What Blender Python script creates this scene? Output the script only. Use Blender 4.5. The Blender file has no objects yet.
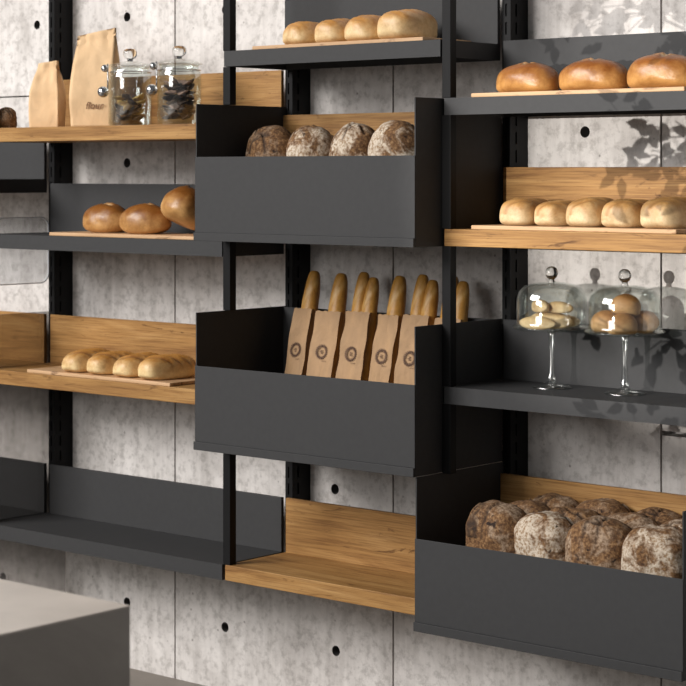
import bpy, bmesh, math, random
from mathutils import Vector, Matrix, noise
R = math.radians
PI = math.pi
scn = bpy.context.scene
col = scn.collection
rnd = random.Random(7)

# ------------------------------------------------------------------ materials
def new_mat(name):
    m = bpy.data.materials.new(name); m.use_nodes = True
    nt = m.node_tree; b = nt.nodes['Principled BSDF']
    return m, nt, b
def nd(nt, kind, **kw):
    n = nt.nodes.new(kind)
    for k, v in kw.items(): setattr(n, k, v)
    return n
def setin(n, **kw):
    for k, v in kw.items(): n.inputs[k.replace('_', ' ')].default_value = v
def ramp(nt, stops, interp='LINEAR'):
    n = nd(nt, 'ShaderNodeValToRGB'); e = n.color_ramp; e.interpolation = interp
    while len(e.elements) < len(stops): e.elements.new(0.5)
    for el, (p, c) in zip(e.elements, stops):
        el.position = p; el.color = (*c, 1) if len(c) == 3 else c
    return n
def coords(nt, scale=(1, 1, 1), rand=True):
    tc = nd(nt, 'ShaderNodeTexCoord'); mp = nd(nt, 'ShaderNodeMapping')
    mp.inputs['Scale'].default_value = scale
    if rand:
        oi = nd(nt, 'ShaderNodeObjectInfo'); mu = nd(nt, 'ShaderNodeMath', operation='MULTIPLY'); mu.inputs[1].default_value = 17.0
        nt.links.new(oi.outputs['Random'], mu.inputs[0])
        ad = nd(nt, 'ShaderNodeVectorMath', operation='ADD')
        nt.links.new(tc.outputs['Object'], ad.inputs[0]); nt.links.new(mu.outputs[0], ad.inputs[1])
        nt.links.new(ad.outputs[0], mp.inputs['Vector'])
    else:
        nt.links.new(tc.outputs['Object'], mp.inputs['Vector'])
    return mp.outputs['Vector']
def noise_tex(nt, vec, scale, detail=6, rough=0.55, dist=0.0):
    n = nd(nt, 'ShaderNodeTexNoise'); n.inputs['Scale'].default_value = scale
    n.inputs['Detail'].default_value = detail; n.inputs['Roughness'].default_value = rough; n.inputs['Distortion'].default_value = dist
    nt.links.new(vec, n.inputs['Vector']); return n.outputs['Fac']
def mix(nt, a, b, fac, mode='MIX'):
    n = nd(nt, 'ShaderNodeMix', data_type='RGBA', blend_type=mode)
    for sock, v in ((n.inputs[6], a), (n.inputs[7], b), (n.inputs[0], fac)):
        if isinstance(v, (int, float)): sock.default_value = v
        elif isinstance(v, tuple): sock.default_value = (*v, 1)
        else: nt.links.new(v, sock)
    return n.outputs[2]
def bump(nt, b, h, strength, dist=0.01):
    n = nd(nt, 'ShaderNodeBump'); n.inputs['Strength'].default_value = strength; n.inputs['Distance'].default_value = dist
    nt.links.new(h, n.inputs['Height']); nt.links.new(n.outputs[0], b.inputs['Normal'])

def mat_concrete():
    m, nt, b = new_mat('concrete')
    v = coords(nt, (1, 1, 1), False)
    vs = coords(nt, (9, 9, 0.9), False)
    big = noise_tex(nt, v, 1.7, 8, 0.62, 0.3)
    streak = noise_tex(nt, vs, 3.0, 6, 0.6)
    fine = noise_tex(nt, v, 42, 5, 0.65)
    c1 = ramp(nt, [(0.30, (0.44, 0.41, 0.39)), (0.46, (0.66, 0.63, 0.605)), (0.7, (0.78, 0.75, 0.725))]); nt.links.new(big, c1.inputs[0])
    c2 = ramp(nt, [(0.32, (0.70, 0.69, 0.68)), (0.55, (1.0, 1.0, 1.0))]); nt.links.new(streak, c2.inputs[0])
    c3 = ramp(nt, [(0.35, (0.66, 0.65, 0.64)), (0.5, (1, 1, 1)), (0.72, (1.08, 1.08, 1.08))]); nt.links.new(fine, c3.inputs[0])
    md = noise_tex(nt, v, 7.5, 6, 0.7, 0.6); c4 = ramp(nt, [(0.36, (0.74, 0.73, 0.72)), (0.52, (1, 1, 1)), (0.7, (1.1, 1.1, 1.1))]); nt.links.new(md, c4.inputs[0])
    x = mix(nt, c1.outputs[0], c2.outputs[0], 0.6, 'MULTIPLY'); x = mix(nt, x, c4.outputs[0], 0.6, 'MULTIPLY'); x = mix(nt, x, c3.outputs[0], 0.75, 'MULTIPLY')
    # sparse dark pits
    vo = nd(nt, 'ShaderNodeTexVoronoi'); vo.inputs['Scale'].default_value = 16; nt.links.new(v, vo.inputs['Vector'])
    pr = ramp(nt, [(0.035, (0.35, 0.33, 0.31)), (0.075, (1, 1, 1))]); nt.links.new(vo.outputs['Distance'], pr.inputs[0])
    x = mix(nt, x, pr.outputs[0], 0.8, 'MULTIPLY')
    nt.links.new(x, b.inputs['Base Color']); b.inputs['Roughness'].default_value = 0.8
    bump(nt, b, fine, 0.25, 0.004); return m
def mat_oak(name='oak', tone=1.0, axis='X'):
    m, nt, b = new_mat(name)
    s = (1.0, 11, 11) if axis == 'X' else (11, 1.0, 11)
    v = coords(nt, s); v2 = coords(nt, tuple(k * (1 if k == 1.0 else 4) * 1.5 for k in s)); v3 = coords(nt, (2.2, 9, 9) if axis == 'X' else (9, 2.2, 9))
    g = noise_tex(nt, v, 2.2, 6, 0.6, 1.2); f = noise_tex(nt, v2, 4.2, 7, 0.65); k = noise_tex(nt, v3, 2.0, 4, 0.7, 1.8)
    c = ramp(nt, [(0.28, (0.30 * tone, 0.143 * tone, 0.044 * tone)), (0.5, (0.46 * tone, 0.245 * tone, 0.079 * tone)), (0.72, (0.58 * tone, 0.335 * tone, 0.125 * tone))])
    nt.links.new(g, c.inputs[0])
    cf = ramp(nt, [(0.36, (0.50, 0.43, 0.37)), (0.52, (1, 1, 1)), (0.7, (1.12, 1.12, 1.12))]); nt.links.new(f, cf.inputs[0])
    ck = ramp(nt, [(0.31, (0.26, 0.18, 0.12)), (0.40, (1, 1, 1))]); nt.links.new(k, ck.inputs[0])
    x = mix(nt, c.outputs[0], cf.outputs[0], 0.7, 'MULTIPLY'); x = mix(nt, x, ck.outputs[0], 0.8, 'MULTIPLY')
    nt.links.new(x, b.inputs['Base Color']); b.inputs['Roughness'].default_value = 0.55
    bump(nt, b, f, 0.25, 0.002); return m
def mat_plain(name, c, rough=0.5, metal=0.0, var=0.08, scale=30):
    m, nt, b = new_mat(name)
    v = coords(nt); n = noise_tex(nt, v, scale, 4)
    r = ramp(nt, [(0.3, tuple(k * (1 - var) for k in c)), (0.7, tuple(k * (1 + var) for k in c))]); nt.links.new(n, r.inputs[0])
    nt.links.new(r.outputs[0], b.inputs['Base Color']); b.inputs['Roughness'].default_value = rough; b.inputs['Metallic'].default_value = metal
    return m
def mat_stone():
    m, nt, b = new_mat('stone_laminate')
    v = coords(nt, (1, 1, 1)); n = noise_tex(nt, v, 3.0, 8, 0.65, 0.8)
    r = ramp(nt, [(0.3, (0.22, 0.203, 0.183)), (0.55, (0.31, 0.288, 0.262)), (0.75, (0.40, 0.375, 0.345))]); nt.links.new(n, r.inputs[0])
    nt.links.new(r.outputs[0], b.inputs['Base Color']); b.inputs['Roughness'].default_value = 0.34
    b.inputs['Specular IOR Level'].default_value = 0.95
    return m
def mat_kraft(name, c, fold=14):
    m, nt, b = new_mat(name)
    v = coords(nt, (1, 1, 0.6)); n = noise_tex(nt, v, fold, 6, 0.6, 0.5); f = noise_tex(nt, v, 160, 3)
    r = ramp(nt, [(0.3, tuple(k * 0.86 for k in c)), (0.7, tuple(min(1, k * 1.1) for k in c))]); nt.links.new(n, r.inputs[0])
    nt.links.new(r.outputs[0], b.inputs['Base Color']); b.inputs['Roughness'].default_value = 0.75
    bump(nt, b, n, 0.5, 0.008); return m
def mat_bread(name, side, top, slash, rough=0.5, speck=0.0, zr=(0.25, 0.85), H=0.07):
    m, nt, b = new_mat(name)
    tc = nd(nt, 'ShaderNodeTexCoord'); sp = nd(nt, 'ShaderNodeSeparateXYZ'); nt.links.new(tc.outputs['Generated'], sp.inputs[0])
    v = coords(nt); n = noise_tex(nt, v, 26, 6, 0.65, 0.4); n2 = noise_tex(nt, v, 110, 4, 0.7)
    ad = nd(nt, 'ShaderNodeMath', operation='MULTIPLY_ADD'); nt.links.new(n, ad.inputs[0]); ad.inputs[1].default_value = 0.9
    sb = nd(nt, 'ShaderNodeMath', operation='SUBTRACT'); nt.links.new(sp.outputs['Z'], sb.inputs[0]); sb.inputs[1].default_value = 0.45
    nt.links.new(sb.outputs[0], ad.inputs[2])
    r = ramp(nt, [(zr[0], side), (zr[1], top)]); nt.links.new(ad.outputs[0], r.inputs[0])
    cf = ramp(nt, [(0.3, (0.72, 0.66, 0.6)), (0.55, (1, 1, 1))]); nt.links.new(n2, cf.inputs[0])
    lf = noise_tex(nt, v, 13, 4, 0.6, 1.0); cl = ramp(nt, [(0.35, (0.70, 0.60, 0.48)), (0.52, (1, 1, 1)), (0.7, (1.12, 1.12, 1.12))]); nt.links.new(lf, cl.inputs[0])
    x = mix(nt, r.outputs[0], cf.outputs[0], 0.55, 'MULTIPLY'); x = mix(nt, x, cl.outputs[0], 0.75, 'MULTIPLY')
    at = nd(nt, 'ShaderNodeAttribute'); at.attribute_name = 'cut'
    x = mix(nt, x, slash, at.outputs['Fac'])
    nt.links.new(x, b.inputs['Base Color']); b.inputs['Roughness'].default_value = rough
    bump(nt, b, n2, 0.3, 0.003); return m
def mat_rustic(name, flour, lo=0.5):
    m, nt, b = new_mat(name)
    v = coords(nt); n = noise_tex(nt, v, 15, 5, 0.6, 0.6); sp = noise_tex(nt, v, 120, 5, 0.7); pit = noise_tex(nt, v, 34, 3, 0.5, 0.8)
    br = ramp(nt, [(0.32, (0.040, 0.016, 0.006)), (0.5, (0.155, 0.073, 0.026)), (0.68, (0.36, 0.21, 0.095))]); nt.links.new(sp, br.inputs[0])
    fl = ramp(nt, [(0.40, (0.30, 0.19, 0.10)), (0.55, (0.66, 0.57, 0.46))]); nt.links.new(sp, fl.inputs[0])
    fm = ramp(nt, [(lo, (0, 0, 0)), (lo + 0.10, (1, 1, 1))]); nt.links.new(n, fm.inputs[0])
    fs = mix(nt, (0, 0, 0), fm.outputs[0], flour)
    x = mix(nt, br.outputs[0], fl.outputs[0], fs)
    pr = ramp(nt, [(0.29, (0.10, 0.06, 0.035)), (0.36, (1, 1, 1))]); nt.links.new(pit, pr.inputs[0])
    x = mix(nt, x, pr.outputs[0], 1.0, 'MULTIPLY')
    at = nd(nt, 'ShaderNodeAttribute'); at.attribute_name = 'cut'
    x = mix(nt, x, (0.025, 0.012, 0.006), at.outputs['Fac'])
    nt.links.new(x, b.inputs['Base Color']); b.inputs['Roughness'].default_value = 0.85
    bump(nt, b, sp, 0.6, 0.005); return m
def mat_thin_glass(name, tint=(0.95, 0.97, 0.96), edge=(0.80, 0.83, 0.82), refl=0.09):
    m = bpy.data.materials.new(name); m.use_nodes = True; nt = m.node_tree; nt.nodes.clear()
    out = nd(nt, 'ShaderNodeOutputMaterial'); mx = nd(nt, 'ShaderNodeMixShader'); tr = nd(nt, 'ShaderNodeBsdfTransparent'); gl = nd(nt, 'ShaderNodeBsdfGlossy')
    gl.inputs['Roughness'].default_value = 0.03; gl.inputs['Color'].default_value = (1, 1, 1, 1)
    lw = nd(nt, 'ShaderNodeLayerWeight'); lw.inputs['Blend'].default_value = 0.5
    r = ramp(nt, [(0.0, tint), (0.85, tint), (1.0, edge)]); nt.links.new(lw.outputs['Facing'], r.inputs[0]); nt.links.new(r.outputs[0], tr.inputs['Color'])
    fr = nd(nt, 'ShaderNodeFresnel'); fr.inputs['IOR'].default_value = 1.45
    mm = nd(nt, 'ShaderNodeMath', operation='MAXIMUM'); nt.links.new(fr.outputs[0], mm.inputs[0]); mm.inputs[1].default_value = refl
    cp = nd(nt, 'ShaderNodeMath', operation='MINIMUM'); nt.links.new(mm.outputs[0], cp.inputs[0]); cp.inputs[1].default_value = 0.30
    nt.links.new(cp.outputs[0], mx.inputs[0]); nt.links.new(tr.outputs[0], mx.inputs[1]); nt.links.new(gl.outputs[0], mx.inputs[2]); nt.links.new(mx.outputs[0], out.inputs[0])
    return m
def mat_glass(name):
    m, nt, b = new_mat(name)
    setin(b, Base_Color=(0.97, 0.98, 0.97, 1), Roughness=0.02, IOR=1.48); b.inputs['Transmission Weight'].default_value = 1.0
    return m
def mat_smoke(name, tint, refl):
    return mat_thin_glass(name, tint, tuple(k * 0.7 for k in tint), refl)

def lower_spec(m, v): m.node_tree.nodes['Principled BSDF'].inputs['Specular IOR Level'].default_value = v; return m
def mat_pressed():
    m = mat_thin_glass('pressed_glass', (0.86, 0.88, 0.87), (0.70, 0.73, 0.72), 0.24)
    for n in m.node_tree.nodes:
        if n.type == 'BSDF_GLOSSY': n.inputs['Roughness'].default_value = 0.22
    return m
M = dict(
    pressed=mat_pressed(), hole_shade=mat_plain('hole_shade', (0.075, 0.07, 0.066), 0.8), concrete=mat_concrete(), oak=mat_oak('oak', .76), steel=mat_plain('anthracite_steel', (0.040, 0.0403, 0.0415), 0.62, 0.0, 0.05, 60),
    steel_dark=mat_plain('black_steel', (0.008, 0.008, 0.0085), 0.5, 0.0, 0.05, 60),
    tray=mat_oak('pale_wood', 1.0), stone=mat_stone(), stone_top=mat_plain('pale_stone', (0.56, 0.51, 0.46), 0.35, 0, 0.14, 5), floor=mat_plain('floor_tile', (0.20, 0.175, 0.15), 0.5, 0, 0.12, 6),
    kraft_light=mat_kraft('pale_kraft_paper', (0.72, 0.49, 0.275)), kraft=mat_kraft('kraft_paper', (0.40, 0.245, 0.125), 24),
    ink=mat_plain('brown_ink', (0.075, 0.035, 0.02), 0.8), ink_soft=mat_plain('soft_brown_ink', (0.22, 0.115, 0.055), 0.8),
    pale=mat_bread('pale_crust', (0.80, 0.60, 0.33), (0.52, 0.25, 0.06), (0.46, 0.21, 0.05), 0.45),
    slashed=mat_bread('slashed_crust', (0.86, 0.64, 0.33), (0.50, 0.235, 0.055), (0.13, 0.045, 0.012), 0.45),
    creamy=mat_bread('creamy_crust', (0.66, 0.50, 0.29), (0.47, 0.25, 0.08), (0.34, 0.165, 0.05), 0.55),
    glazed=mat_bread('glazed_crust', (0.52, 0.27, 0.085), (0.25, 0.085, 0.016), (0.66, 0.46, 0.25), 0.34, zr=(0.2, 0.75)),
    golden=mat_bread('golden_crust', (0.60, 0.34, 0.125), (0.25, 0.095, 0.02), (0.66, 0.44, 0.22), 0.36, zr=(0.18, 0.72)),
    baguette=mat_bread('baguette_crust', (0.60, 0.34, 0.075), (0.52, 0.26, 0.05), (0.62, 0.38, 0.13), 0.45),
    rustic_dark=mat_rustic('rustic_crust', 0.30), rustic_flour=mat_rustic('floury_crust', 0.95, 0.45),
    biscuit=mat_bread('pale_biscuit', (0.66, 0.49, 0.29), (0.58, 0.40, 0.20), (0.6, 0.4, 0.2), 0.7),
    bun=mat_bread('bun_crust', (0.58, 0.35, 0.16), (0.42, 0.20, 0.065), (0.6, 0.4, 0.2), 0.6),
    thin=mat_thin_glass('clear_thin_glass'), glass=mat_glass('clear_solid_glass'),
    smoke=mat_smoke('smoked_glass', (0.66, 0.65, 0.64), 0.04), acrylic=mat_thin_glass('clear_acrylic', (0.90, 0.91, 0.92), (0.75, 0.77, 0.8), 0.06),
    acrylic_edge=mat_plain('acrylic_edge', (0.82, 0.84, 0.87), 0.25, 0, 0.03),
    chrome=mat_plain('polished_metal', (0.72, 0.72, 0.73), 0.12, 1.0, 0.02),
    dried=mat_plain('dried_fruit', (0.060, 0.032, 0.020), 0.5, 0, 0.5, 40), dried_pale=mat_plain('dried_apple', (0.62, 0.40, 0.13), 0.6, 0, 0.25, 40),
    dried_pink=mat_plain('dried_fig', (0.42, 0.26, 0.20), 0.6, 0, 0.25, 40),
    leaf=mat_plain('leaf', (0.05, 0.12, 0.03), 0.45, 0, 0.3, 20), bark=mat_plain('bark', (0.14, 0.09, 0.055), 0.8, 0, 0.3, 40),
    pot=mat_plain('terracotta_pot', (0.30, 0.29, 0.27), 0.8, 0, 0.1, 20), soil=mat_plain('soil', (0.03, 0.02, 0.013), 0.95, 0, 0.4, 60),
)
lower_spec(M['steel'], .28); lower_spec(M['steel_dark'], .16); lower_spec(M['oak'], .3)
nt = M['tray'].node_tree
for n in nt.nodes:
    if n.type == 'VALTORGB' and len(n.color_ramp.elements) == 3:
        for e, c in zip(n.color_ramp.elements, ((0.60, 0.43, 0.27), (0.70, 0.52, 0.34), (0.78, 0.60, 0.42))): e.color = (*c, 1)

# ------------------------------------------------------------------ object helpers
def thing(name, label, cat, loc=(0, 0, 0), rz=0.0, group=None):
    o = bpy.data.objects.new(name, None); col.objects.link(o); o.empty_display_size = 0.05
    o.location = loc; o.rotation_euler = (0, 0, rz); tag(o, label, cat, group); return o
def tag(o, label=None, cat=None, group=None, kind=None):
    if label: o['label'] = label
    if cat: o['category'] = cat
    if group: o['group'] = group
    if kind: o['kind'] = kind
    return o
def obj(name, bm, mat, parent=None, smooth=False, bevel=0.0, loc=(0, 0, 0), rot=(0, 0, 0)):
    me = bpy.data.meshes.new(name); bmesh.ops.recalc_face_normals(bm, faces=bm.faces[:])
    bm.to_mesh(me); bm.free()
    for p in me.polygons: p.use_smooth = smooth
    return link(name, me, mat, parent, bevel, loc, rot)
def link(name, me, mat, parent=None, bevel=0.0, loc=(0, 0, 0), rot=(0, 0, 0)):
    o = bpy.data.objects.new(name, me); col.objects.link(o)
    if mat and not me.materials: me.materials.append(mat)
    o.parent = parent; o.location = loc; o.rotation_euler = rot
    if bevel:
        b = o.modifiers.new('bevel', 'BEVEL'); b.width = bevel; b.segments = 2; b.limit_method = 'ANGLE'
    return o
def copy_tree(o, parent=None):
    c = o.copy(); col.objects.link(c)
    if parent: c.parent = parent
    for ch in list(o.children): copy_tree(ch, c)
    return c
def box(bm, x0, x1, y0, y1, z0, z1):
    v = [bm.verts.new(p) for p in ((x0, y0, z0), (x1, y0, z0), (x1, y1, z0), (x0, y1, z0), (x0, y0, z1), (x1, y0, z1), (x1, y1, z1), (x0, y1, z1))]
    for f in ((0, 3, 2, 1), (4, 5, 6, 7), (0, 1, 5, 4), (1, 2, 6, 5), (2, 3, 7, 6), (3, 0, 4, 7)): bm.faces.new([v[i] for i in f])
def boxes(*bs):
    bm = bmesh.new()
    for b in bs: box(bm, *b)
    return bm
def lathe(profile, seg=48, closed=False):
    bm = bmesh.new(); rings = []
    for r, z in profile:
        if r < 1e-6: rings.append([bm.verts.new((0, 0, z))])
        else: rings.append([bm.verts.new((r * math.cos(2 * PI * i / seg), r * math.sin(2 * PI * i / seg), z)) for i in range(seg)])
    prs = list(zip(rings, rings[1:]))
    if closed: prs.append((rings[-1], rings[0]))
    for a, b in prs:
        for i in range(seg):
            j = (i + 1) % seg
            if len(a) == 1 and len(b) == 1: continue
            if len(a) == 1: bm.faces.new((a[0], b[i], b[j]))
            elif len(b) == 1: bm.faces.new((a[i], a[j], b[0]))
            else: bm.faces.new((a[i], a[j], b[j], b[i]))
    return bm
def tube(bm, pts, rad, seg=8):
    pts = [Vector(p) for p in pts]; rings = []
    for i, p in enumerate(pts):
        d = (pts[min(i + 1, len(pts) - 1)] - pts[max(i - 1, 0)]).normalized()
        u = d.orthogonal().normalized() if abs(d.z) > 0.95 else d.cross(Vector((0, 0, 1))).normalized(); w = d.cross(u)
        r = rad[i] if isinstance(rad, (list, tuple)) else rad
        rings.append([bm.verts.new(p + r * (math.cos(2 * PI * k / seg) * u + math.sin(2 * PI * k / seg) * w)) for k in range(seg)])
    for a, b in zip(rings, rings[1:]):
        for k in range(seg): bm.faces.new((a[k], a[(k + 1) % seg], b[(k + 1) % seg], b[k]))
    bm.faces.new(rings[0]); bm.faces.new(rings[-1])

# ------------------------------------------------------------------ the setting
YW, YK, YF, YB = 4.54, 4.458, 4.188, 4.075        # wall face, rail face, shelf front, bin front
POSTS = (-5.143, -4.071, -3.267, -2.465); PW = 0.028
def wall():
    bm = bmesh.new(); box(bm, -8.0, 2.0, YW + 0.055, YW + 0.16, 0.0, 3.05)
    xs = [-8.0, -7.345, -6.438, -5.532, -4.625, -3.720, -2.812, -1.905, -1.0, -0.09, 0.82, 2.0]
    g = 0.003
    holes = [(-5.298, 2.13), (-4.849, 2.135), (-4.849, 1.656), (-3.051, 1.734), (-4.402, 0.198), (-3.941, 0.195), (-4.849, 0.214), (-3.945, 0.678), (-5.478, 0.214),
             (-4.40, 2.135), (-3.945, 2.135), (-3.05, 2.2), (-2.6, 2.2), (-2.6, 1.734), (-2.15, 1.734), (-2.15, 0.7), (-5.75, 2.13), (-6.2, 2.13), (-6.2, 0.2), (-1.6, 2.2), (-1.6, 0.7)]
    for i in range(len(xs) - 1):
        x0, x1 = xs[i] + g, xs[i + 1] - g
        zs = [0.0, 0.942, 1.887, 3.05]
        if i in (4, 5): zs = [0.0, 3.05]
        for j in range(len(zs) - 1):
            gl = 0.006 if i == 6 and j in (0, 1) else 0.0025
            z0 = zs[j] + (gl if j else 0); z1 = zs[j + 1] - (gl if j < len(zs) - 2 else 0)
            hs = [h for h in holes if x0 + .03 < h[0] < x1 - .03 and z0 + .03 < h[1] < z1 - .03]
            o = [bm.verts.new(p) for p in ((x0, YW, z0), (x1, YW, z0), (x1, YW, z1), (x0, YW, z1))]
            b = [bm.verts.new(p) for p in ((x0, YW + .055, z0), (x1, YW + .055, z0), (x1, YW + .055, z1), (x0, YW + .055, z1))]
            for k in range(4): bm.faces.new((o[k], o[(k + 1) % 4], b[(k + 1) % 4], b[k]))
            edges = [bm.edges.get((o[k], o[(k + 1) % 4])) for k in range(4)]
            for hx, hz in hs:
                ring = [bm.verts.new((hx + .0155 * math.cos(2 * PI * k / 20), YW, hz + .0155 * math.sin(2 * PI * k / 20))) for k in range(20)]
                inn = [bm.verts.new((hx + .0115 * math.cos(2 * PI * k / 20), YW + .05, hz + .0115 * math.sin(2 * PI * k / 20))) for k in range(20)]
                for k in range(20):
                    edges.append(bm.edges.new((ring[k], ring[(k + 1) % 20])))
                    bm.faces.new((ring[k], ring[(k + 1) % 20], inn[(k + 1) % 20], inn[k])).material_index = 1
                bm.faces.new(inn).material_index = 1
            bmesh.ops.triangle_fill(bm, edges=edges, use_beauty=True)
    o = obj('wall_back', bm, M['concrete']); o.data.materials.append(M['hole_shade']); tag(o, kind='structure')  # tie hole insides coloured dark to stand for the shade in them
wall()
o = obj('floor', boxes((-8.0, 2.0, -4.0, YW + 0.16, -0.1, 0.0)), M['floor']); tag(o, kind='structure')

# ------------------------------------------------------------------ upright frames (front post, slotted wall rail, cross arms above)
def rail_bm(x0, x1, y0, y1, z0, z1):
    bm = bmesh.new(); box(bm, x0, x1 - .004, y0 + .004, y1, z0, z1)
    n = int((z1 - z0) / 0.05)
    # slotted side skin (facing +x) and slotted front skin
    for side in (0, 1):
        for k in range(n):
            za = z0 + k * 0.05; zb = za + 0.05
            if side == 0:
                f = [(x1 - .004, x1, y0, y0 + .022, za, zb), (x1 - .004, x1, y0 + .030, y1, za, zb), (x1 - .004, x1, y0 + .022, y0 + .030, za, za + .016)]
            else:
                f = [(x0, x0 + .010, y0, y0 + .004, za, zb), (x0 + .017, x1 - .004, y0, y0 + .004, za, zb), (x0 + .010, x0 + .017, y0, y0 + .004, za, za + .016)]
            for q in f: box(bm, *q)
    return bm
def frame(i, label, gaps, zb):
    x = POSTS[i]; t = thing('shelf_upright', label, 'shelf upright', (x, YW, zb), group='steel uprights of the shelf wall')
    segs = []; z = 0.0
    for a, b in sorted(gaps):
        a -= zb; b -= zb
        if a > z + .002: segs.append((z, a))
        z = max(z, b)
    segs.append((z, 2.9 - zb))
    y0 = YF + .002 - YW
    for a, b in segs: obj('front_post', boxes((0, PW, y0, y0 + .026, a, b)), M['steel_dark'], t, bevel=.001)
    obj('wall_rail', rail_bm(0, PW, YK - YW, 0, 0.0, 2.9 - zb), M['steel_dark'], t)
    obj('cross_arm', boxes((0.002, PW - .002, y0 + .026, YK - YW, 2.86 - zb, 2.895 - zb)), M['steel_dark'], t)
TH = 0.045
frame(0, 'dark steel upright behind the two paper bags, far left of the shelf wall', [(0.4, .488), (.94, .985), (1.38, 1.425), (1.724, 1.768)], 0.443)
frame(1, 'slim black steel upright between the left shelves and the middle bins', [(.443, .4885), (.834, 1.2255), (1.43, 1.8205), (1.930, 1.9765)], 0.443)
frame(2, 'slim black steel upright between the middle bins and the right shelves', [(.436, .831), (1.016, 1.0615), (1.431, 1.4765), (1.776, 1.8215)], 0.436)

# ------------------------------------------------------------------ shelves
def shelf(x0, x1, ztop, kind, label, back=True, bx0=None, bx1=None, group=None):
    t = thing('wall_shelf', label, 'shelf', (x0, YF, ztop - TH), group=group)
    w = x1 - x0; d = YK - .004 - YF
    if kind == 'oak':
        obj('shelf_board', boxes((0, w, 0, d, 0, TH)), M['oak'], t, bevel=.0018)
    else:
        obj('shelf_board', boxes((0, w, 0, d, TH - .003, TH), (0, w, 0, .003, 0, TH - .003), (0, w, d - .003, d, 0, TH - .003), (0, .003, .003, d - .003, 0, TH - .003), (w - .003, w, .003, d - .003, 0, TH - .003)), M['steel'], t)
    if back:
        a = 0.006 if bx0 is None else bx0 - x0; b = w if bx1 is None else bx1 - x0
        p = obj('back_panel', boxes((a, b, d - .012, d, TH, TH + .163)), M['oak'] if back == 'oak' else M['steel'], t, bevel=.001)
        if back != kind: p['label'] = 'oak back panel' if back == 'oak' else 'dark steel back panel'
    return t
LX0, LX1, MX0, MX1, RX0, RX1 = -5.139, -4.073, -4.065, -3.271, -3.258, -2.470
shelf(LX0, LX1, 1.768, 'oak', 'oak shelf holding the paper bags and glass jars', 'oak', -5.117)
shelf(LX0, LX1, 1.425, 'steel', 'dark steel shelf under the jars, with three golden loaves', 'steel', -5.117)
shelf(LX0, LX1, .988, 'oak', 'oak shelf with four slashed loaves on a board', 'oak', -5.117)
shelf(LX0, LX1, .488, 'steel', 'long empty dark steel shelf at lower left', 'steel', -5.120)
shelf(MX0, MX1, 1.976, 'steel', 'dark steel shelf with four pale loaves, above the upper middle bin', 'steel')
shelf(MX0 + .004, MX1, .489, 'oak', 'empty oak shelf under the baguette bin', 'oak')
shelf(RX0, RX1, 1.821, 'steel', 'dark steel shelf with three glazed brown loaves at upper right', 'steel')
shelf(RX0, RX1, 1.476, 'oak', 'oak shelf with five creamy loaves on the right', 'oak')
shelf(RX0, RX1, 1.061, 'steel', 'dark steel shelf carrying the two glass cake stands', 'steel')
# neighbouring bay, cut by the left picture edge
shelf(-6.20, -5.148, 1.602, 'steel', 'dark steel shelf of the far left bay, its back panel just below the round loaf', 'steel')
shelf(-6.20, -5.148, .988, 'oak', 'oak shelf of the far left bay seen through smoked glass', 'oak')
shelf(-6.20, -5.148, .488, 'steel', 'dark steel lowest shelf of the far left bay, seen through smoked glass', 'steel')

# ------------------------------------------------------------------ steel bins
def bin_(x0, x1, z0, label, back, floor_z):
    t = thing('display_bin', label, 'display bin', (x0, YB, z0)); w = x1 - x0; d = YK - YB
    hs = .3905 if z0 > .5 else .397
    for a in (0, w - .004):
        obj('side_panel', boxes((a, a + .004, 0.0035, d, 0, hs)), M['steel'], t, bevel=.0008)
    obj('front_panel', boxes((0, w, 0, .0035, .0235, .239)), M['steel'], t, bevel=.0008)
    obj('bottom_panel', boxes((.0, w, -.006, .0035, 0, .0235), (.004, w - .004, .0035, d - .016, .004, .0225)), M['steel'], t, bevel=.001)
    if floor_z:
        o = obj('raised_floor', boxes((.0045, w - .0045, .004, d - .016, floor_z - z0 - .012, floor_z - z0)), M['steel'], t)
    h = .366 if back == 'oak' else .388
    o = obj('back_panel', boxes((.0045, w - .0045, d - .014, d - .002, .02, h)), M['oak'] if back == 'oak' else M['steel'], t)
    if back == 'oak': o['label'] = 'oak back panel'
    return t
bin_(-4.071, -3.267, 1.430, 'upper middle dark steel bin with rustic loaves', 'oak', 1.600)
bin_(-4.071, -3.267, .834, 'middle dark steel bin full of bagged baguettes', 'steel', None)
bin_(-3.267, -2.465, .436, 'lower right dark steel bin packed with dark rustic loaves', 'oak', .610)

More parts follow.
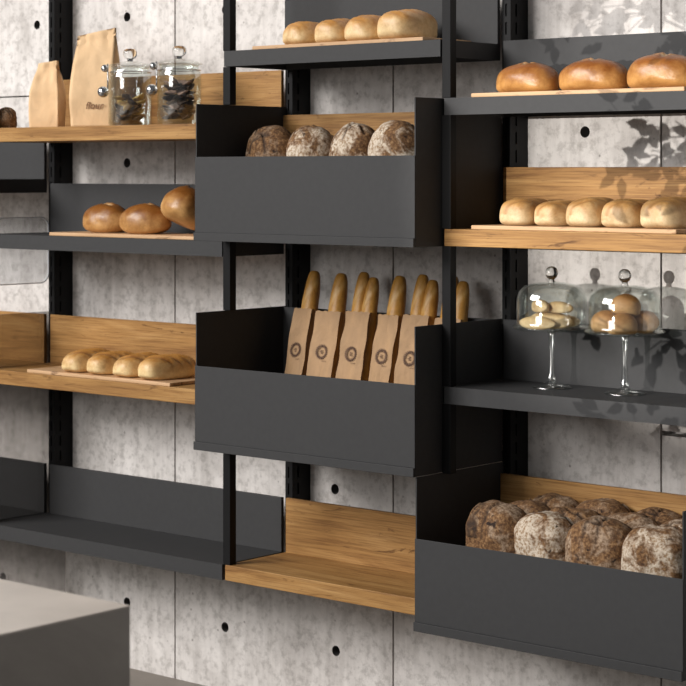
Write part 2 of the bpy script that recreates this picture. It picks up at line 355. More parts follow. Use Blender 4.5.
# ------------------------------------------------------------------ glass beside the left upright
obj_ = obj('glass_divider', boxes((-5.150, -5.1445, 4.10, 4.535, 0.0, 1.16)), M['smoke'])
tag(obj_, 'smoked glass divider pane at the left edge, reaching down behind the counter', 'glass divider')
def guard():
    t = thing('acrylic_guard', 'clear acrylic guard with rounded corners at the left end of the golden loaf shelf', 'shelf guard', (-5.1425, 4.2175, 1.255))
    w, h, r = .2395, .222, .035
    pts = []
    for cx, cz, a0 in ((w - r, r, -90), (w - r, h - r, 0), (r, h - r, 90), (r, r, 180)):
        for k in range(9):
            a = R(a0 + 90 * k / 8); pts.append((cx + r * math.cos(a), cz + r * math.sin(a)))
    bm = bmesh.new()
    A = [bm.verts.new((0, p[0], p[1])) for p in pts]; B = [bm.verts.new((.003, p[0], p[1])) for p in pts]
    bm.faces.new(A); bm.faces.new(B)
    for k in range(len(A)): bm.faces.new((A[k], A[(k + 1) % len(A)], B[(k + 1) % len(A)], B[k]))
    obj('pane', bm, M['acrylic'], t)
    bm = bmesh.new(); n = len(pts); q = []
    for p in pts:
        c = (p[0] - w / 2, p[1] - h / 2); s = 1 - .004 / max(math.hypot(*c), .01)
        q.append((w / 2 + c[0] * s, h / 2 + c[1] * s))
    for k in range(n):
        k2 = (k + 1) % n
        vs = [bm.verts.new((x, a[0], a[1])) for x in (0, .0034) for a in (pts[k], pts[k2], q[k2], q[k])]
        for f in ((0, 1, 2, 3), (4, 5, 6, 7), (0, 1, 5, 4), (2, 3, 7, 6)): bm.faces.new([vs[i] for i in f])
    obj('edge_trim', bm, M['acrylic_edge'], t)
guard()

# ------------------------------------------------------------------ counter
t = thing('counter', 'stone topped counter block in the lower left foreground', 'counter', (-2.47, 2.32, 0))
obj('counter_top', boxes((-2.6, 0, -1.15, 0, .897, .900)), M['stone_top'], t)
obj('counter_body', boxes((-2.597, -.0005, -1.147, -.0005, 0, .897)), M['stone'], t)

# ------------------------------------------------------------------ bread
def loaf_mesh(name, W, L, H, seed, n=2.4, base=.36, cuts=(), amp=.004, sub=5, flat=.9, taper=0.0, m=None, low=4.5):
    m = m or n
    bm = bmesh.new(); bmesh.ops.create_icosphere(bm, subdivisions=sub, radius=1.0)
    off = Vector((seed * 3.7, seed * 1.3, seed * 2.1)); lay = bm.verts.layers.float.new('cut')
    for v in bm.verts:
        d = v.co.normalized()
        k_ = n if d.z > 0 else max(n, low)
        r = ((abs(d.x) ** k_ + abs(d.z) ** k_) ** (m / k_) + abs(d.y) ** m) ** (-1 / m)
        p = d * r
        z = max(p.z, -flat)
        tp = 1 - taper * abs(p.y) ** 2
        q = Vector((p.x * W / 2 * tp, p.y * L / 2, (z * (1 - base) if z > 0 else z / flat * base) * H + base * H))
        if p.z > 0: q.z = base * H + (q.z - base * H) * (1 - .5 * taper * abs(p.y) ** 2)
        nz = noise.fractal(q * 9 + off, 1.0, 2.0, 3) + .5 * noise.noise(q * 30 + off)
        k = min(1, max(0, q.z / (H * .18)))
        q += d * nz * amp * k
        cv = 0.0
        if p.z > 0.1:
            for (cx, cy, ang, ln, wd, dp) in cuts:
                ca, sa = math.cos(ang), math.sin(ang)
                a = (q.x - cx) * ca + (q.y - cy) * sa; b = -(q.x - cx) * sa + (q.y - cy) * ca
                b += .25 * wd * noise.noise(Vector((a * 40, seed, 0)))
                if abs(a) < ln / 2:
                    e = math.exp(-(b / wd) ** 2) * (1 - (2 * a / ln) ** 4)
                    cv = max(cv, e); q.z -= dp * e
                    q.z += dp * .45 * math.exp(-((b - 1.8 * wd) / wd) ** 2) * (1 - (2 * a / ln) ** 4)
        v.co = q; v[lay] = cv
    mn = min(v.co.z for v in bm.verts)
    for v in bm.verts: v.co.z -= mn
    me = bpy.data.meshes.new(name); bm.to_mesh(me); bm.free()
    for p in me.polygons: p.use_smooth = True
    return me
def put(name, me, mat, label, cat, loc, rz=0.0, group=None, rot=None, s=1.0):
    m2 = me
    if me.materials and me.materials[0] != mat: m2 = me.copy(); m2.materials.clear()
    o = link(name, m2, mat); o.location = loc; o.rotation_euler = rot or (0, 0, rz); o.scale = (s, s, s)
    return tag(o, label, cat, group)
def board(x0, x1, y0, y1, z, label, th=.011):
    o = obj('serving_board', boxes((-(x1 - x0) / 2, (x1 - x0) / 2, -(y1 - y0) / 2, (y1 - y0) / 2, 0, th)), M['tray'], bevel=.0025, loc=((x0 + x1) / 2, (y0 + y1) / 2, z))
    tag(o, label, 'serving board', 'pale wooden serving boards'); return z + th
ORD4 = ('leftmost', 'second from left', 'third from left', 'rightmost')
# top middle shelf: four pale loaves
z = board(-3.970, -3.343, 4.205, 4.420, 1.976, 'pale wooden board under four pale loaves, topmost in the middle')
pale = [loaf_mesh('pale_loaf', .116, .168, .076, s, 2.4, .34, [(0.004 * k, .022 * k - .012, R(28 + 14 * k), .10, .0045, .0035) for k in (-2.4, -1, .4, 1.8)], .004, m=2.8) for s in (1, 2)]
for i, x in enumerate((-3.845, -3.724, -3.604, -3.478)):
    put('bread_loaf', pale[i % 2], M['pale'], '%s of four pale loaves on the steel shelf above the upper middle bin' % ORD4[i], 'bread', (x, 4.305, z), R(4 * (i % 2)), 'pale loaves on the top middle shelf', s=(.92, .95, 1.0, 1.12)[i])
# right oak shelf: five creamy loaves
z = board(-3.183, -2.563, 4.205, 4.415, 1.476, 'pale wooden board under five creamy loaves on the right oak shelf')
cre = [loaf_mesh('creamy_loaf', .104, .180, .071, s, 2.9, .36, [(0.01, .024 * k - .01, R(38), .09, .0045, .003) for k in (-2.4, -1, .4, 1.8)], .0045, m=3.2) for s in (4, 5, 6)]
for i, x in enumerate((-3.076, -2.970, -2.868, -2.757, -2.642)):
    put('bread_loaf', cre[i % 3], M['creamy'], '%s of five creamy loaves on the right oak shelf' % ('leftmost', 'second from left', 'middle one', 'second from right', 'rightmost')[i], 'bread', (x, 4.312, z), R((3, -4, 2, -2, 4)[i]), 'creamy loaves on the right oak shelf', s=(.98, .9, 1.0, .98, 1.06)[i])
# left oak shelf: four slashed loaves
z = board(-4.940, -4.292, 4.191, 4.405, .988, 'pale wooden board under four slashed loaves on the left oak shelf')
sl = [loaf_mesh('slashed_loaf', .102, .200, .067, s, 2.4, .33, [(0.010, .038 * k + .008, R(38), .10, .0065, .009) for k in (-1.5, -.5, .5, 1.5)], .0035, m=2.8) for s in (8, 9)]
for i, x in enumerate((-4.756, -4.639, -4.521, -4.402)):
    put('bread_loaf', sl[i % 2], M['slashed'], '%s of four slashed loaves on the left oak shelf' % ORD4[i], 'bread', (x, 4.290, z), R((2, -2, 1, -2)[i]), 'slashed loaves on the left oak shelf', s=(1, .97, 1, 1.03)[i])
# upper right shelf: three glazed brown loaves
z = board(-3.183, -2.540, 4.205, 4.420, 1.821, 'pale wooden board under three glazed brown loaves at upper right')
gz = [loaf_mesh('glazed_loaf', .190, .128, .082, s, 2.25, .36, [(.0, -.01, R(20), .06, .006, .006), (.005, -.012, R(105), .045, .005, .006)], .003) for s in (11, 12, 13)]
for i, x in enumerate((-3.068, -2.862, -2.650)):
    put('bread_loaf', gz[i], M['glazed'], '%s of three glazed brown loaves on the upper right shelf' % ('leftmost', 'middle one', 'rightmost')[i], 'bread', (x, 4.300, z), R((-4, 6, 3)[i]), 'glazed brown loaves at upper right', s=(.95, 1.0, 1.06)[i])
# left steel shelf: three golden loaves, the third resting on its neighbour
z = board(-4.850, -4.200, 4.205, 4.420, 1.425, 'pale wooden board under three golden loaves on the left steel shelf')
gd = [loaf_mesh('golden_loaf', .130, .185, .098, s, 2.2, .36, [(.0, .0, R(70), .07, .007, .006), (.0, .0, R(-15), .035, .005, .005)], .004, taper=.15, low=2.7) for s in (15, 16, 17)]
put('bread_loaf', gd[0], M['golden'], 'leftmost of three golden loaves on the left steel shelf, lying flat', 'bread', (-4.690, 4.305, z), R(-84), 'golden loaves on the left steel shelf', s=.94)
put('bread_loaf', gd[1], M['golden'], 'middle golden loaf on the left steel shelf, partly under its larger neighbour', 'bread', (-4.500, 4.290, z), R(-72), 'golden loaves on the left steel shelf', s=.94)
put('bread_loaf', gd[2], M['golden'], 'large golden loaf leaning on its neighbour beside the upper middle bin', 'bread', (-4.348, 4.285, z + .034), 0, 'golden loaves on the left steel shelf', rot=(R(-8), R(24), R(38)), s=1.16)
# rustic loaves
def rustic(seed, W, L, H, n=2.6):
    r_ = random.Random(seed)
    cuts = [(r_.uniform(-.05, .05), r_.uniform(-.055, -.01), r_.uniform(0, PI), r_.uniform(.035, .07), .0034, .007) for k in range(5)]
    return loaf_mesh('rustic_loaf', W, L, H, seed, n, .45, cuts, .008 if n > 2.5 else .006)
ru = [rustic(s, .152, .128, .150, 2.15) for s in (21, 22, 23)]
lab = ('leftmost dark loaf in the front row of the upper middle bin', 'floury loaf second from left, front row of the upper middle bin', 'floury loaf second from right, front row of the upper middle bin', 'floury rightmost loaf in the front row of the upper middle bin')
for i, x in enumerate((-3.965, -3.812, -3.648, -3.478)):
    put('rustic_loaf', ru[i % 3], M['rustic_dark'] if i == 0 else M['rustic_flour'], lab[i], 'bread', (x, 4.285 - .02 * (i > 2), 1.600), R((7, 172, -10, 185)[i]), 'rustic loaves in the upper middle bin', s=(1.06, 1.04, 1.07, 1.1)[i])
lab = ('brown loaf behind the two left front loaves of the upper middle bin', 'brown loaf behind the two middle front loaves of the upper middle bin', 'brown loaf behind the two right front loaves of the upper middle bin')
for i, x in enumerate((-3.895, -3.735, -3.570)):
    put('rustic_loaf', ru[(i + 1) % 3], M['rustic_dark'], lab[i], 'bread', (x, 4.384, 1.600), R(8), 'rustic loaves in the upper middle bin', s=.97)
rb = [rustic(s, .174, .124, .162) for s in (31, 32, 33, 34)]
rows = ('front row', 'middle row', 'back row')
for r in range(3):
    for i, x in enumerate((-3.055, -2.908, -2.742, -2.580)):
        k = (i + 2 * r) % 4
        fl = (r, i) in ((0, 1), (0, 3), (1, 3))
        put('rustic_loaf', rb[k], M['rustic_flour'] if fl else M['rustic_dark'], '%s %s loaf in the %s of the lower right bin' % (ORD4[i], 'floury' if fl else 'dark', rows[r]), 'bread', (x + .004 * r, 4.155 + .122 * r, .610), R((0, 180)[(i + r) % 2] + 3 * (i - 1)), 'rustic loaves in the lower right bin', s=(1.06, .98, 1.05, 1.03)[i] if r == 0 else 1.0)
put('rustic_loaf', ru[1], M['rustic_dark'], 'dark round loaf cut by the left picture edge, beside the small paper bag', 'bread', (-5.126, 4.262, 1.768), R(40), s=.46)

# ------------------------------------------------------------------ baguettes in paper sleeves
def sleeve(W, D, H, seed):
    bm = bmesh.new(); n = 26; off = Vector((seed * 2.3, 0, seed)); prof = []
    for k in range(n + 1):
        zz = H * k / n
        ring = []
        m = 8
        for side, cnt in ((0, m), (1, 4), (2, m), (3, 4)):
            for q in range(cnt):
                f = q / cnt
                if side == 0: x, y = -W / 2 + W * f, 0
                elif side == 1: x, y = W / 2, D * f
                elif side == 2: x, y = W / 2 - W * f, D
                else: x, y = -W / 2, D * (1 - f)
                if side in (1, 3):
                    x += (-1 if side == 1 else 1) * .010 * math.sin(PI * f) * min(1, zz / .05)
                nzv = noise.noise(Vector((x * 26, y * 22, zz * 16)) + off) * .0026 + noise.noise(Vector((x * 70, y * 60, zz * 22)) + off) * .0012
                jag = (.0015 if (q % 2) else -.0015) if k == n else 0
                ring.append(bm.verts.new((x + nzv, y + nzv * 1.4, zz + jag)))
        prof.append(ring)
    for a, b in zip(prof, prof[1:]):
        c = len(a)
        for i in range(c): bm.faces.new((a[i], a[(i + 1) % c], b[(i + 1) % c], b[i]))
    bm.faces.new(prof[0])
    return bm
def stamp(W):
    bm = bmesh.new(); r_ = random.Random(3)
    def quad(c, a, l, w):
        d = Vector((math.cos(a), 0, math.sin(a))); e = Vector((-d.z, 0, d.x)); c = Vector((c[0], 0, c[1]))
        vs = [bm.verts.new(c + s * d * l + t_ * e * w) for s, t_ in ((-1, 0), (0, -1), (1, 0), (0, 1))]; bm.faces.new(vs)
    rr = .019
    for k in range(40):                                 # wreath ring
        a, b = 2 * PI * k / 40, 2 * PI * (k + 1) / 40
        vs = [bm.verts.new((q * math.cos(g), 0, q * math.sin(g))) for q, g in ((rr - .0028, a), (rr, a), (rr, b), (rr - .0028, b))]; bm.faces.new(vs)
    for k in range(22):                                 # little leaves around it
        a = 2 * PI * k / 22; quad((math.cos(a) * (rr + .0018), math.sin(a) * (rr + .0018)), a + .9, .0036, .0014)
        quad((math.cos(a) * (rr - .0046), math.sin(a) * (rr - .0046)), a - .8, .0028, .0010)
    for x, zz, l in ((0, .004, .006), (-.001, 0, .008), (.001, -.004, .006)): quad((x, zz), 0, l, .0012)
    for k in range(4): quad((.007 + .004 * k, -.027 + .0012 * (k % 2)), .5, .0026, .0009)
    return bm
bag = dict(group='paper sleeved baguettes')
bagl = ('leftmost kraft sleeve in the baguette bin, holding one baguette', 'second kraft sleeve from the left in the baguette bin, holding one baguette', 'third kraft sleeve from the left, holding a pair of baguettes',
        'fourth kraft sleeve from the left, holding one baguette, right of the first pair', 'fifth kraft sleeve from the left, holding a pair of baguettes beside the bin end', 'rightmost kraft sleeve in the baguette bin, half hidden behind the upright')
bagx = ((-3.938, .074), (-3.832, .092), (-3.722, .090), (-3.612, .076), (-3.505, .090), (-3.398, .088))
bgl = (('baguette in the leftmost paper sleeve',), ('baguette in the second paper sleeve from the left',), ('front baguette of the pair in the third paper sleeve', 'rear baguette of the pair in the third paper sleeve'),
       ('baguette in the fourth paper sleeve from the left',), ('front baguette of the pair in the fifth paper sleeve', 'rear baguette of the pair in the fifth paper sleeve'), ('baguette in the rightmost sleeve, behind the slim upright', 'rear baguette in the rightmost sleeve, left of the slim upright'))
lean = R(13)
bgm = [loaf_mesh('baguette', .054, .470, .046, s, 2.1, .5, [(.004, y, R(64), .13, .005, .002) for y in (-.18, -.06, .06, .17)], .0018, 5, .95, .12, 4.5, 2.1) for s in (41, 42)]
for me in bgm:                                          # centre on its axis, stand upright
    me.transform(Matrix.Translation((0, 0, -.023))); me.transform(Matrix.Rotation(R(90), 4, 'X'))
for i, (x, W) in enumerate(bagx):
    D = .058; H = .378; yb = 4.300; z0 = .8585
    t = thing('paper_sleeve', bagl[i], 'paper bag', (x, yb, z0), 0, 'kraft paper sleeves in the baguette bin')
    t.rotation_euler = (-lean, 0, R((-3, 2, 1, -2, 3, 0)[i]))
    s_ = obj('sleeve', sleeve(W, D, H - .004 * (i % 2), i + 1), M['kraft'], t, smooth=False)
    sm = s_.modifiers.new('solid', 'SOLIDIFY'); sm.thickness = .0007; sm.offset = -1
    st = obj('stamp', stamp(W), M['ink'], t, loc=(-.002, -.0032, .255)); st['label'] = 'round wreath stamp printed in brown ink'
    ny = Vector((0, math.cos(lean), -math.sin(lean))); nz = Vector((0, math.sin(lean), math.cos(lean)))
    n = len(bgl[i])
    for k in range(n):
        dx = 0.0 if n == 1 else (.017 if k == 0 else -.021)
        dy = .029
        c = Vector((x + dx + (.004 if n == 1 else 0), yb, z0)) + ny * dy + nz * (.252 + (.034 if k == 1 else 0) + (.020 if n == 2 and k == 0 else 0) + (.004 if n == 1 else 0) + (.004 if i == 0 else 0))
        put('baguette', bgm[(i + k) % 2], M['baguette'], bgl[i][k], 'baguette', c, 0, 'baguettes in the middle bin', rot=(-lean, 0, R(2)), s=1.0 if n == 1 else .9)

# ------------------------------------------------------------------ paper bags on the left oak shelf
def paper_bag(W, D, H, slant, seed, band, top):
    bm = bmesh.new(); n = 40; off = Vector((seed, seed * 2, 0)); rings = []; m = 14; dd = 10
    for k in range(n + 1):
        t_ = k / n
        s = max(0, (t_ - .52) / .48); s = s * s * (3 - 2 * s)
        w = W * (1 + .05 * math.sin(PI * min(1, t_ / .6))) * (1 - top * s); d = D * (1 + .06 * math.sin(PI * min(1, t_ / .6))) * (1 - s) + .010 * s
        yc = .012 * s
        ring = []
        for side, cnt in ((0, m), (1, dd), (2, m), (3, dd)):
            for q in range(cnt):
                f = q / cnt
                if side == 0: x, y = -w / 2 + w * f, -d / 2
                elif side == 1: x, y = w / 2, -d / 2 + d * f
                elif side == 2: x, y = w / 2 - w * f, d / 2
                else: x, y = -w / 2, d / 2 - d * f
                if side in (1, 3): x += (-1 if side == 1 else 1) * .030 * math.sin(PI * f) * max(0, (t_ - .3) / .7) * (W / .1)
                zz = H * t_ + slant * x / W * t_ ** 2
                p = Vector((x * 16, y * 16, zz * 11)) + off
                wr = noise.noise(p) * .0075 + noise.noise(Vector((x * 52, y * 52, zz * 9)) + off) * .0055 * min(1, s * 2 + .15)
                wr *= min(1, t_ * 6)
                nx, ny = ((0, -1), (1, 0), (0, 1), (-1, 0))[side]
                if band and t_ > .93: wr += .0022
                ring.append(bm.verts.new((x + nx * wr, y + yc + ny * wr, zz)))
        rings.append(ring)
    for a, b in zip(rings, rings[1:]):
        c = len(a)
        for i in range(c): bm.faces.new((a[i], a[(i + 1) % c], b[(i + 1) % c], b[i]))
    bm.faces.new(rings[0]); bm.faces.new(rings[-1])
    return bm
def writing(text, size, parent, mat, loc, rot):
    cu = bpy.data.curves.new('print', 'FONT'); cu.body = text; cu.size = size; cu.align_x = 'CENTER'; cu.align_y = 'CENTER'; cu.shear = .2; cu.offset = .0006
    tmp = bpy.data.objects.new('print', cu); col.objects.link(tmp); bpy.context.view_layer.update()
    me = bpy.data.meshes.new_from_object(tmp.evaluated_get(bpy.context.evaluated_depsgraph_get()))
    bpy.data.objects.remove(tmp); bpy.data.curves.remove(cu); me.materials.clear()
    return link('print', me, mat, parent, 0, loc, rot)
ZL1 = 1.768
t = thing('paper_bag', 'small pale kraft paper bag with folded top beside the dark round loaf', 'paper bag', (-4.968, 4.300, ZL1), R(28), 'kraft paper bags on the left oak shelf')
obj('bag_body', paper_bag(.098, .060, .214, .014, 3, True, .34), M['kraft_light'], t, smooth=True)
t = thing('paper_bag', 'large pale kraft flour bag with printed word, left of the glass jars', 'paper bag', (-4.750, 4.312, ZL1), R(30), 'kraft paper bags on the left oak shelf')
bb = obj('bag_body', paper_bag(.140, .074, .302, .028, 5, True, .10), M['kraft_light'], t, smooth=True)
w_ = writing('flour', .030, t, M['ink_soft'], (.010, -.0455, .066), (R(90), 0, 0)); w_['label'] = 'word flour printed in brown'

# ------------------------------------------------------------------ glass jars
def jar(x, y, label):
    t = thing('glass_jar', label, 'jar', (x, y, ZL1), 0, 'lidded glass jars on the left oak shelf'); r = .0665
    obj('jar_body', lathe([(0, .001), (r - .004, .001), (r, .006), (r, .150), (r - .002, .160), (r - .007, .168), (r - .007, .178), (r - .003, .181), (r - .006, .182), (r - .0095, .178), (r - .0095, .168), (r - .005, .160), (r - .003, .150), (r - .003, .010), (r - .006, .006), (0, .006)], 56), M['thin'], t, smooth=True)
    ld = obj('lid', lathe([(0, .200), (.016, .199), (.040, .195), (r - .002, .188), (r + .004, .184), (r + .004, .1815), (r - .004, .1815), (.030, .186), (0, .188)], 56), M['thin'], t, smooth=True)
    obj('lid_knob', lathe([(0, .199), (.009, .199), (.008, .205), (.017, .210), (.0215, .218), (.0215, .228), (.016, .236), (0, .239)], 32), M['glass'], ld, smooth=True)
    bm = bmesh.new(); tube(bm, [((r - .002) * math.cos(a), (r - .002) * math.sin(a), .165) for a in [2 * PI * k / 40 for k in range(41)]], .0016, 6)
    obj('clamp_wire', bm, M['chrome'], t, smooth=True)
    a = R(238); c = Vector((math.cos(a), math.sin(a), 0))
    bm = bmesh.new(); tube(bm, [c * (r + .003) + Vector((0, 0, zz)) for zz in (.112, .14, .17, .190)], .0025, 8)
    cs = obj('clasp', bm, M['chrome'], t, smooth=True)
    for nm, zz, rr in (('clasp_ball', .104, .0175), ('clasp_ball', .176, .012)):
        bm = bmesh.new(); bmesh.ops.create_uvsphere(bm, u_segments=24, v_segments=16, radius=rr)
        obj(nm, bm, M['chrome'], cs, smooth=True, loc=c * (r + rr) + Vector((0, 0, zz)))
    return t
JX = ((-4.545, 4.268), (-4.330, 4.268))
jar(*JX[0], 'glass jar of dried apple and dark fruit, beside the large paper bag')
jar(*JX[1], 'glass jar of dark dried fruit, beside the upper middle bin')
def slice_mesh(seed, rad):
    bm = bmesh.new(); r_ = random.Random(seed); n = 20
    for lvl in (0, 1):
        pass
    bmesh.ops.create_uvsphere(bm, u_segments=18, v_segments=10, radius=1)
    for v in bm.verts:
        p = v.co.copy(); k = 1 + .25 * noise.noise(p * 2 + Vector((seed, 0, 0)))
        v.co = Vector((p.x * rad * k, p.y * rad * k * .8, p.z * rad * .22 + .35 * rad * (p.x ** 2) * r_.choice((1, 1)) + .15 * rad * noise.noise(p * 3)))
    me = bpy.data.meshes.new('dried_slice'); bm.to_mesh(me); bm.free()
    for q in me.polygons: q.use_smooth = True
    return me
slices = {k: [slice_mesh(s, .026) for s in (1, 2, 3)] for k in ('dried', 'dried_pale', 'dried_pink')}
r_ = random.Random(11)
for j, (jx, jy) in enumerate(JX):
    hmax = .085 if j == 0 else .125
    nl = 5 if j == 0 else 8
    for L_ in range(nl):
        for k in range(5):
            a = 2 * PI * k / 5 + L_ * .7 + r_.uniform(-.2, .2); rr = .030
            kind = ('dried_pale' if r_.random() < .55 else 'dried') if j == 0 else ('dried_pink' if r_.random() < .18 else 'dried')
            zz = .024 + (hmax - .024) * L_ / (nl - 1)
            put('dried_fruit', slices[kind][(k + L_) % 3], M[kind], 'curled slices of dried fruit inside the %s jar' % ('left glass' if j == 0 else 'right glass'), 'dried fruit',
                (jx + rr * math.cos(a), jy + rr * math.sin(a), ZL1 + zz), 0, 'dried fruit in the %s jar' % ('left' if j == 0 else 'right'), rot=(r_.uniform(-.5, .5), r_.uniform(-.5, .5), a), s=.78)

# ------------------------------------------------------------------ glass cake stands with domes
def stand(x, y, lab1, lab2):
    z0 = 1.061
    t = thing('cake_stand', lab1, 'cake stand', (x, y, z0), 0, 'glass cake stands')
    obj('foot', lathe([(0, 0), (.050, 0), (.052, .0025), (.046, .005), (.025, .010), (.011, .017), (0, .018)], 56), M['pressed'], t, smooth=True)
    obj('stem', lathe([(0, .018), (.009, .018), (.012, .023), (.0125, .028), (.009, .034), (.0085, .040), (.0072, .06), (.0068, .10), (.0078, .135), (.013, .150), (0, .150)], 40), M['pressed'], t, smooth=True)
    obj('plate', lathe([(0, .150), (.030, .150), (.090, .1525), (.102, .157), (.102, .161), (.098, .1575), (.090, .156), (0, .155)], 72), M['thin'], t, smooth=True)
    d = thing('glass_dome', lab2, 'glass dome', (x, y, z0 + .1615), 0, 'glass cake domes')
    P = [(a * 1.06, b * 1.09) for a, b in ((.0955, 0), (.0935, .002), (.0885, .005), (.087, .010), (.0872, .050), (.0860, .068), (.081, .083), (.071, .094), (.055, .101), (.035, .1045), (.012, .106), (0, .106))]
    Q = [(max(0, a - .0022), b - .0022) for a, b in P[::-1][1:] if b > .006] + [(.0915, .004), (.0970, .0002)]
    obj('bell', lathe(P + [(0, .1134)] + Q, 72), M['thin'], d, smooth=True)
    obj('knob', lathe([(a, b + .0095) for a, b in ((0, .106), (.010, .106), (.0075, .110), (.0075, .114), (.013, .119), (.0165, .127), (.0165, .134), (.013, .142), (.007, .1465), (0, .1475))], 40), M['glass'], d, smooth=True)
    return z0 + .1565
ST = ((-3.022, 4.342), (-2.797, 4.342))
zp = stand(*ST[0], 'glass cake stand on tall stem, left one, under the pale finger rolls', 'knobbed glass dome over pale finger rolls, left one')
stand(*ST[1], 'glass cake stand on tall stem, right one, under the round buns', 'knobbed glass dome over round tan buns, right one')
fin = [loaf_mesh('finger_roll', .040, .122, .036, s, 2.1, .5, (), .002, 4, .95, .3) for s in (51, 52)]
for k, (dx, dy, dz, a, ry, lab) in enumerate(((-.010, -.050, 0, 92, 0, 'pale finger roll at the front under the left dome'), (.0, -.004, 0, 84, 0, 'pale finger roll in the middle of the plate under the left dome'), (.0, .044, 0, 92, 0, 'pale finger roll at the back under the left dome'),
        (-.026, -.014, .041, 52, 0, 'pale finger roll lying on top at the left under the left dome'), (.032, -.012, .042, 78, 0, 'pale finger roll lying on top at the right under the left dome'))):
    s = (.92, 1.18, .95, .92, .82)[k]
    put('finger_roll', fin[k % 2], M['biscuit'], lab, 'bread roll', (ST[0][0] + dx, ST[0][1] + dy, zp + dz), R(a), 'finger rolls under the left dome', s=s)
bn = [loaf_mesh('round_bun', .076, .070, .052, s, 2.05, .42, (), .002, 4, .9) for s in (61, 62)]
for k, (dx, dy, dz, rot, s, lab) in enumerate(((-.047, -.012, 0, (0, 0, 0), 1.08, 'round tan bun at the left under the right dome'), (.022, -.044, 0, (0, 0, 1), 1.02, 'round tan bun at the front under the right dome'), (.034, .040, 0, (0, 0, 2), 1.08, 'round tan bun at the right rear under the right dome'),
        (.004, -.004, .047, (.1, .12, 0.5), 1.0, 'round tan bun on top of the others under the right dome'))):
    put('round_bun', bn[k % 2], M['bun'], lab, 'bread roll', (ST[1][0] + dx, ST[1][1] + dy, zp + dz), 0, 'round buns under the right dome', rot=rot, s=s)

# ------------------------------------------------------------------ leafy tree in the room, off to the left: throws the leaf shade on the right of the wall
def leaf_tree(x, y):
    t = thing('potted_tree', 'tall leafy potted tree behind the counter, left of the camera', 'plant', (x, y, 0))
    obj('pot', lathe([(0, 0), (.17, 0), (.21, .38), (.225, .40), (.20, .40), (.19, .36), (0, .36)], 40), M['pot'], t, smooth=True)
    obj('soil', lathe([(0, .36), (.185, .36), (.15, .372), (0, .378)], 30), M['soil'], t)
    rr = random.Random(5); bm = bmesh.new()
    tube(bm, [(0, 0, .36), (.02, .01, .8), (-.01, .02, 1.2), (.02, 0, 1.6), (0, 0, 2.2), (0.02, 0, 2.6)], [.022, .020, .018, .015, .010, .004], 10)
    lb = bmesh.new()
    def leaf(p, d, up, l):
        d = d.normalized(); s = d.cross(up).normalized(); n = s.cross(d)
        w = l * .25
        P = [p, p + d * l * .3 + s * w - n * .1 * w, p + d * l * .65 + s * w * .8, p + d * l - n * .1 * l, p + d * l * .65 - s * w * .8, p + d * l * .3 - s * w - n * .1 * w, p + d * l * .35 + n * .12 * w, p + d * l * .68 + n * .1 * w]
        v = [lb.verts.new(q) for q in P]
        for f in ((0, 1, 6), (1, 2, 7, 6), (2, 3, 7), (0, 6, 5), (6, 7, 4, 5), (7, 3, 4)): lb.faces.new([v[i] for i in f])
    def branch(p0, p1, sag, dens, spread):
        p0, p1 = Vector(p0), Vector(p1); pts = []
        for q in range(9):
            f = q / 8; pts.append(p0.lerp(p1, f) + Vector((0, 0, sag * math.sin(PI * f))) + Vector((rr.uniform(-.012, .012), rr.uniform(-.012, .012), rr.uniform(-.012, .012))))
        tube(bm, pts, [.006, .005, .0045, .004, .0035, .003, .002, .0015, .001], 6)
        ax = (p1 - p0).normalized()
        for q in range(3, 9):
            for w in range(dens):
                c = pts[q] + Vector((rr.gauss(0, spread), rr.gauss(0, spread), rr.gauss(0, spread)))
                tube(bm, [pts[q - 1], (pts[q - 1] + c) / 2 + Vector((0, 0, .008)), c], [.0012, .001, .0008], 4)
                for e_ in range(3):
                    dr = ax * .5 + Vector((rr.uniform(-1, 1), rr.uniform(-.6, .6), rr.uniform(-1.1, .3)))
                    leaf(c + Vector((rr.uniform(-.012, .012), rr.uniform(-.01, .01), rr.uniform(-.012, .012))), dr, Vector((rr.uniform(-.5, .5), -1, rr.uniform(-.2, .8))), rr.uniform(.026, .038))
    for z0, x1, y1, z1, sg, dn, sd in ((1.95, -.54, .02, 2.19, .04, 3, .022), (2.1, -.46, -.05, 2.16, .06, 4, .026), (2.2, -.36, .06, 2.22, .05, 4, .028),
            (1.75, -.43, .03, 1.95, .03, 4, .024), (1.8, -.36, -.04, 2.00, .03, 5, .026), (1.55, -.44, .02, 1.73, .02, 2, .02), (1.3, -.38, .03, 1.60, .05, 2, .022), (1.35, -.30, -.05, 1.70, .03, 3, .024),
            (1.6, .3, .1, 1.9, .05, 5, .03), (1.8, .35, -.2, 2.1, .05, 5, .03), (1.5, .1, .35, 1.8, .05, 5, .03), (1.7, -.05, -.4, 2.0, .05, 5, .03), (2.2, .2, .1, 2.5, .05, 5, .03), (2.3, -.1, -.2, 2.6, .05, 5, .03)):
        branch((0, 0, z0 - .205), (x1, y1, z1 - .205), sg, dn, sd)
    obj('trunk', bm, M['bark'], t, smooth=True)
    l = obj('foliage', lb, M['leaf'], t); l['kind'] = 'stuff'
leaf_tree(-2.575, 0.60)

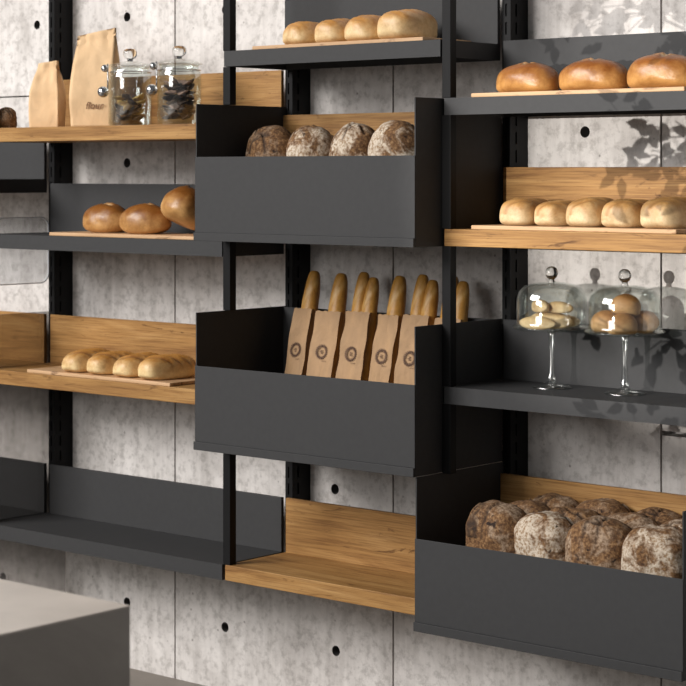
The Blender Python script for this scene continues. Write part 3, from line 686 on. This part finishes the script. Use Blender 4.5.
# ------------------------------------------------------------------ light
def area(name, loc, target, sx, sy, energy, colr=(1, 1, 1)):
    l = bpy.data.lights.new(name, 'AREA'); l.shape = 'RECTANGLE'; l.size = sx; l.size_y = sy; l.energy = energy; l.color = colr
    o = bpy.data.objects.new(name, l); col.objects.link(o); o.location = loc
    o.rotation_euler = (Vector(target) - Vector(loc)).to_track_quat('-Z', 'Y').to_euler(); return o
area('window_light', (-7.6, -3.8, 5.9), (-3.5, 4.3, 1.2), 5.5, 4.2, 1040, (1.0, 0.965, 0.935))
area('front_fill', (-4.2, -4.0, 2.8), (-3.2, 4.4, 0.6), 3.2, 1.6, 95, (1.0, 0.97, 0.94))  # soft frontal fill added to brighten shaded wall strips, no real lamp
l = bpy.data.lights.new('low_sun', 'SPOT'); l.energy = 1900; l.spot_size = R(9.5); l.spot_blend = .5; l.shadow_soft_size = .004; l.color = (1.0, .95, .89)
o = bpy.data.objects.new('low_sun', l); col.objects.link(o); o.location = (-3.15, -4.0, 1.86)
o.rotation_euler = (Vector((-2.66, 4.54, 1.58)) - o.location).to_track_quat('-Z', 'Y').to_euler()
w = bpy.data.worlds.new('world'); scn.world = w; w.use_nodes = True
w.node_tree.nodes['Background'].inputs[0].default_value = (0.95, 0.97, 1.0, 1); w.node_tree.nodes['Background'].inputs[1].default_value = 0.10

# ------------------------------------------------------------------ camera
cd = bpy.data.cameras.new('camera'); cam = bpy.data.objects.new('camera', cd); col.objects.link(cam); scn.camera = cam
cam.location = (0, 0, 1.626); cam.rotation_euler = (R(90), 0, R(40.76))
cd.sensor_width = 36; cd.lens = 2012 / 686 * 36; cd.shift_y = -(343 - 172) / 686; cd.clip_start = .05
cd.dof.use_dof = True; cd.dof.focus_distance = 5.25; cd.dof.aperture_fstop = 8.0
scn.view_settings.view_transform = 'Standard'; scn.view_settings.look = 'None'; scn.view_settings.gamma = 1; scn.view_settings.exposure = 0.3
scn.view_settings.use_curve_mapping = False
scn.cycles.transparent_max_bounces = 24
